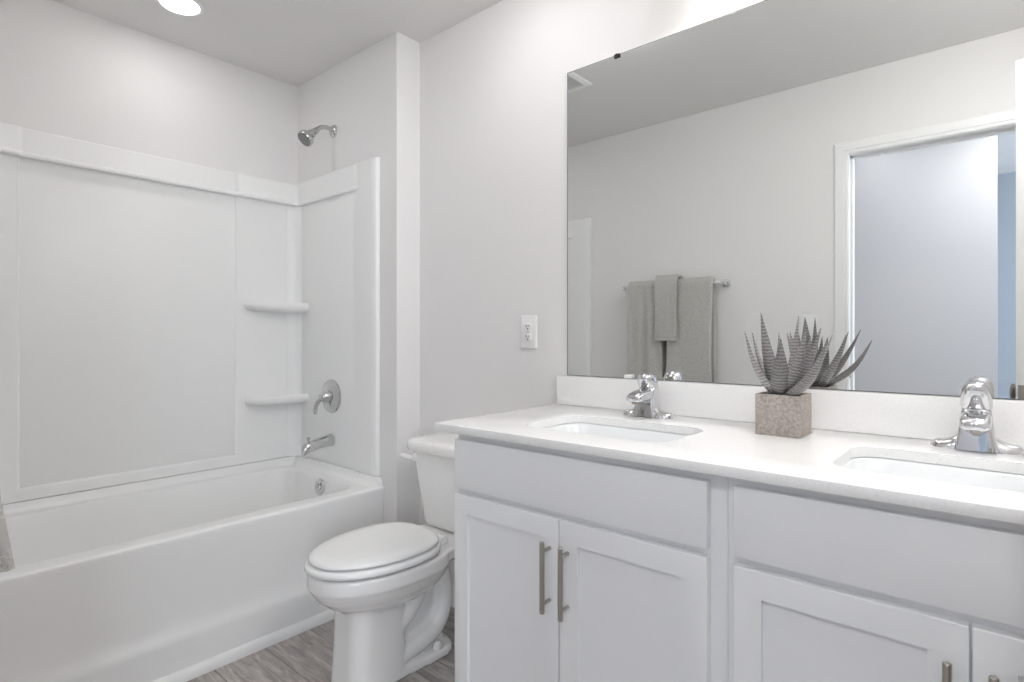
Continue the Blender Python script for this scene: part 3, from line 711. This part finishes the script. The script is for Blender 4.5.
# ------------------------------------------------------------------ TOWEL BAR AND TOWELS
ZBAR = 1.441; YB = YF + .062
tb = thing('towel_bar', 'chrome towel bar with square posts on the wall beside the door', 'towel bar', (-1.502, YF, ZBAR))
bm = BM(); box(bm, -.312, .312, .055, .069, -.007, .007, .002); obj('bar', bm, M['chrome'], tb)
for s in (-1, 1):
    bm = BM(); box(bm, s * .312 - .020, s * .312 + .020, .0005, .009, -.020, .020, .003); box(bm, s * .312 - .011, s * .312 + .011, .008, .074, -.011, .011, .003); obj('post', bm, M['chrome'], tb)
def towel(name, label, x0, x1, zf, zb, r0, thick, seed, waves, flare=0.0, group=None, belly=0.0):
    """towel hung over the bar: front drop to zf, back drop to zb; r0 distance of mid-surface from the bar axis"""
    rnd = random.Random(seed); ph = [rnd.uniform(0, 6.28) for _ in range(4)]
    t_ = thing(name, label, 'towel', ((x0 + x1) / 2, YB, ZBAR), group)
    path = []
    nb = 14
    for i in range(nb): path.append((-r0, ZBAR - (ZBAR - zb) * (1 - i / nb)))
    for i in range(9): a = PI - i * PI / 8; path.append((r0 * math.cos(a), ZBAR + r0 * math.sin(a)))
    nf = 40
    for i in range(1, nf + 1): path.append((r0, ZBAR - (ZBAR - zf) * i / nf))
    nx = 36; total = x1 - x0
    def surf(off):
        g = []
        for (dy, z) in path:
            row = []
            front = dy > 0
            k = max(0.0, min(1.0, (ZBAR - z) / (ZBAR - zf))) if front else 0
            for i in range(nx + 1):
                u = i / nx
                x = x0 + u * total
                wv_ = waves * (math.sin(u * 9 + ph[0] + k * .6) * .6 + math.sin(u * 17 + ph[1] - k * .8) * .3) * (.35 + .65 * min(1, k * 2.5)) if front else 0
                sq = 1 - .05 * math.sin(PI * min(1, k)) * 1
                xx = (x0 + x1) / 2 + (x - (x0 + x1) / 2) * (sq + flare * max(0, k - .78) / .22)
                yy = dy + (off if dy > 0 else -off) + (wv_ + flare * .14 * max(0, k - .80) if front else 0)
                if z > ZBAR: 
                    s_ = (r0 + off) / r0; yy = dy * s_; zz = ZBAR + (z - ZBAR) * s_
                else: zz = z
                if front: yy = max(yy + belly * (.40 * k + .60 * max(0, (k - .82) / .18)), r0 * .55)
                row.append(Vector((xx, YB + yy, zz)))
            g.append(row)
        return g
    A, B_ = surf(thick / 2), surf(-thick / 2)
    def bandmesh(j0, j1, grow=0.0):
        bm = BM()
        rings = []
        for j in range(j0, j1 + 1):
            a, b_ = A[j], B_[j]
            mid0 = (a[0] + b_[0]) / 2 - Vector((thick * .35, 0, 0)); mid1 = (a[-1] + b_[-1]) / 2 + Vector((thick * .35, 0, 0))
            ring = list(a) + [mid1] + list(reversed(b_)) + [mid0]
            rings.append(ring)
        loft(bm, rings)
        return bm
    last = len(path) - 1
    hem = last - (5 if flare > 0 or zf < 1 else 3)
    sub('cloth', bandmesh(0, hem), M['terry'], t_, ang=80)
    sub('woven_band', bandmesh(hem, last - 2), M['hem'], t_, ang=80)
    sub('hem', bandmesh(last - 2, last), M['terry'], t_, ang=80)
    return t_
towel('bath_towel', 'grey bath towel folded over the bar, farther from the doorway', -1.768, -1.546, .755, .80, .025, .024, 3, .016, .01, 'bath towels on the bar')
towel('bath_towel', 'grey bath towel folded over the bar, nearer the doorway', -1.512, -1.246, .755, .80, .0245, .024, 8, .004, .05, 'bath towels on the bar', .024)
towel('hand_towel', 'small grey hand towel hung over the middle of the two bath towels', -1.578, -1.440, 1.112, 1.16, .056, .013, 5, .003)

# ------------------------------------------------------------------ POTTED SUCCULENT
PX, PYY = -.412, -.152
pl = thing('potted_succulent', 'grey striped succulent in a square concrete pot between the sinks', 'potted plant', (PX, PYY, CT))
bm = BM(); h = .052
R = [rrect(0, 0, a, a, .003, z, 3) for a, z in ((h - .001, .0005), (h, .002), (h, .099), (h - .001, .100), (h - .007, .100), (h - .008, .099), (h - .008, .085))]
loft(bm, R, True, False); obj('pot', bm, M['concrete'], pl)
bm = BM(); R = [rrect(0, 0, a, a, .003, z, 3) for a, z in ((h - .008, .080), (h - .008, .0935), (h - .02, .0955), (.01, .097))]; loft(bm, R); obj('soil', bm, M['soil'], pl)
def leaf(base, tip, wid, bow, side_=0.0, thick=.006):
    base, tip = Vector(base), Vector(tip); d_ = tip - base; L = d_.length
    outw = Vector((d_.x, d_.y, 0)); outw = outw.normalized() if outw.length > 1e-4 else Vector((0, -1, 0))
    N = 22; cl = []
    for i in range(N + 1):
        t_ = i / N
        # bulges outward low, straightens to the tip
        cl.append(base + d_ * t_ + outw * bow * math.sin(PI * t_) * (1 - .35 * t_) - Vector((0, 0, 1)) * bow * .5 * math.sin(PI * t_))
    bm = BM(); rings = []; uvs = []
    for i, c_ in enumerate(cl):
        t_ = i / N
        dr_ = (cl[min(i + 1, N)] - cl[max(i - 1, 0)]).normalized()
        across = dr_.cross(outw); 
        if across.length < .05: across = Vector((-outw.y, outw.x, 0))
        across.normalize(); nrm = across.cross(dr_).normalized()
        if nrm.dot(outw) < 0: nrm = -nrm
        w_ = wid * (min(1, .74 + 1.0 * t_) if t_ < .26 else 1) * (1 - max(0, (t_ - .22) / .78) ** 1.35) + .0004
        th = thick * (1 - .8 * t_)
        ring = []
        for k in range(14):
            a = 2 * PI * k / 14; x_ = math.cos(a); y_ = math.sin(a)
            cup = -.30 * w_ * x_ * x_            # edges curl inward
            ring.append(c_ + across * (w_ * x_) + nrm * (th * y_ + cup + .2 * w_))
        rings.append(ring)
    Rv = loft(bm, rings)
    uvl = bm.loops.layers.uv.new('UVMap')
    idx = {}
    for i, rv in enumerate(Rv):
        for k, v in enumerate(rv): idx[v] = (.5 + .5 * math.cos(2 * PI * k / 14) * .18, i / N * L / .145)
    for f_ in bm.faces:
        for lp in f_.loops: lp[uvl].uv = idx[lp.vert]
    o = obj('leaf', bm, M['leaf'], pl, ang=60)
    return o
Z0 = .094
def W(x, y, z): return (x - PX, y - PYY, z - CT)
# (tip world, base offset, half width, bow)
LV = [
    ((-.488, -.205, 1.152), (-.010, -.014), .0275, .014),
    ((-.484, -.160, 1.148), (-.016, -.002), .0230, .008),
    ((-.448, -.210, 1.197), (-.010, -.010), .0250, .006),
    ((-.394, -.240, 1.136), (-.002, -.018), .0235, .016),
    ((-.438, -.098, 1.150), (-.004, .012), .0130, .008),
    ((-.393, -.090, 1.190), (.004, .012), .0135, .006),
    ((-.340, -.240, 1.152), (.008, -.012), .0195, .012),
    ((-.309, -.240, 1.158), (.014, -.004), .0185, .012),
    ((-.288, -.285, 1.128), (.012, -.016), .0190, .026),
    ((-.318, -.085, 1.142), (.014, .010), .0150, .014),
    ((-.370, -.066, 1.140), (.004, .014), .0140, .012),
]
for tp, bo, wd, bw in LV: leaf((bo[0], bo[1], Z0), W(*tp), wd, bw)
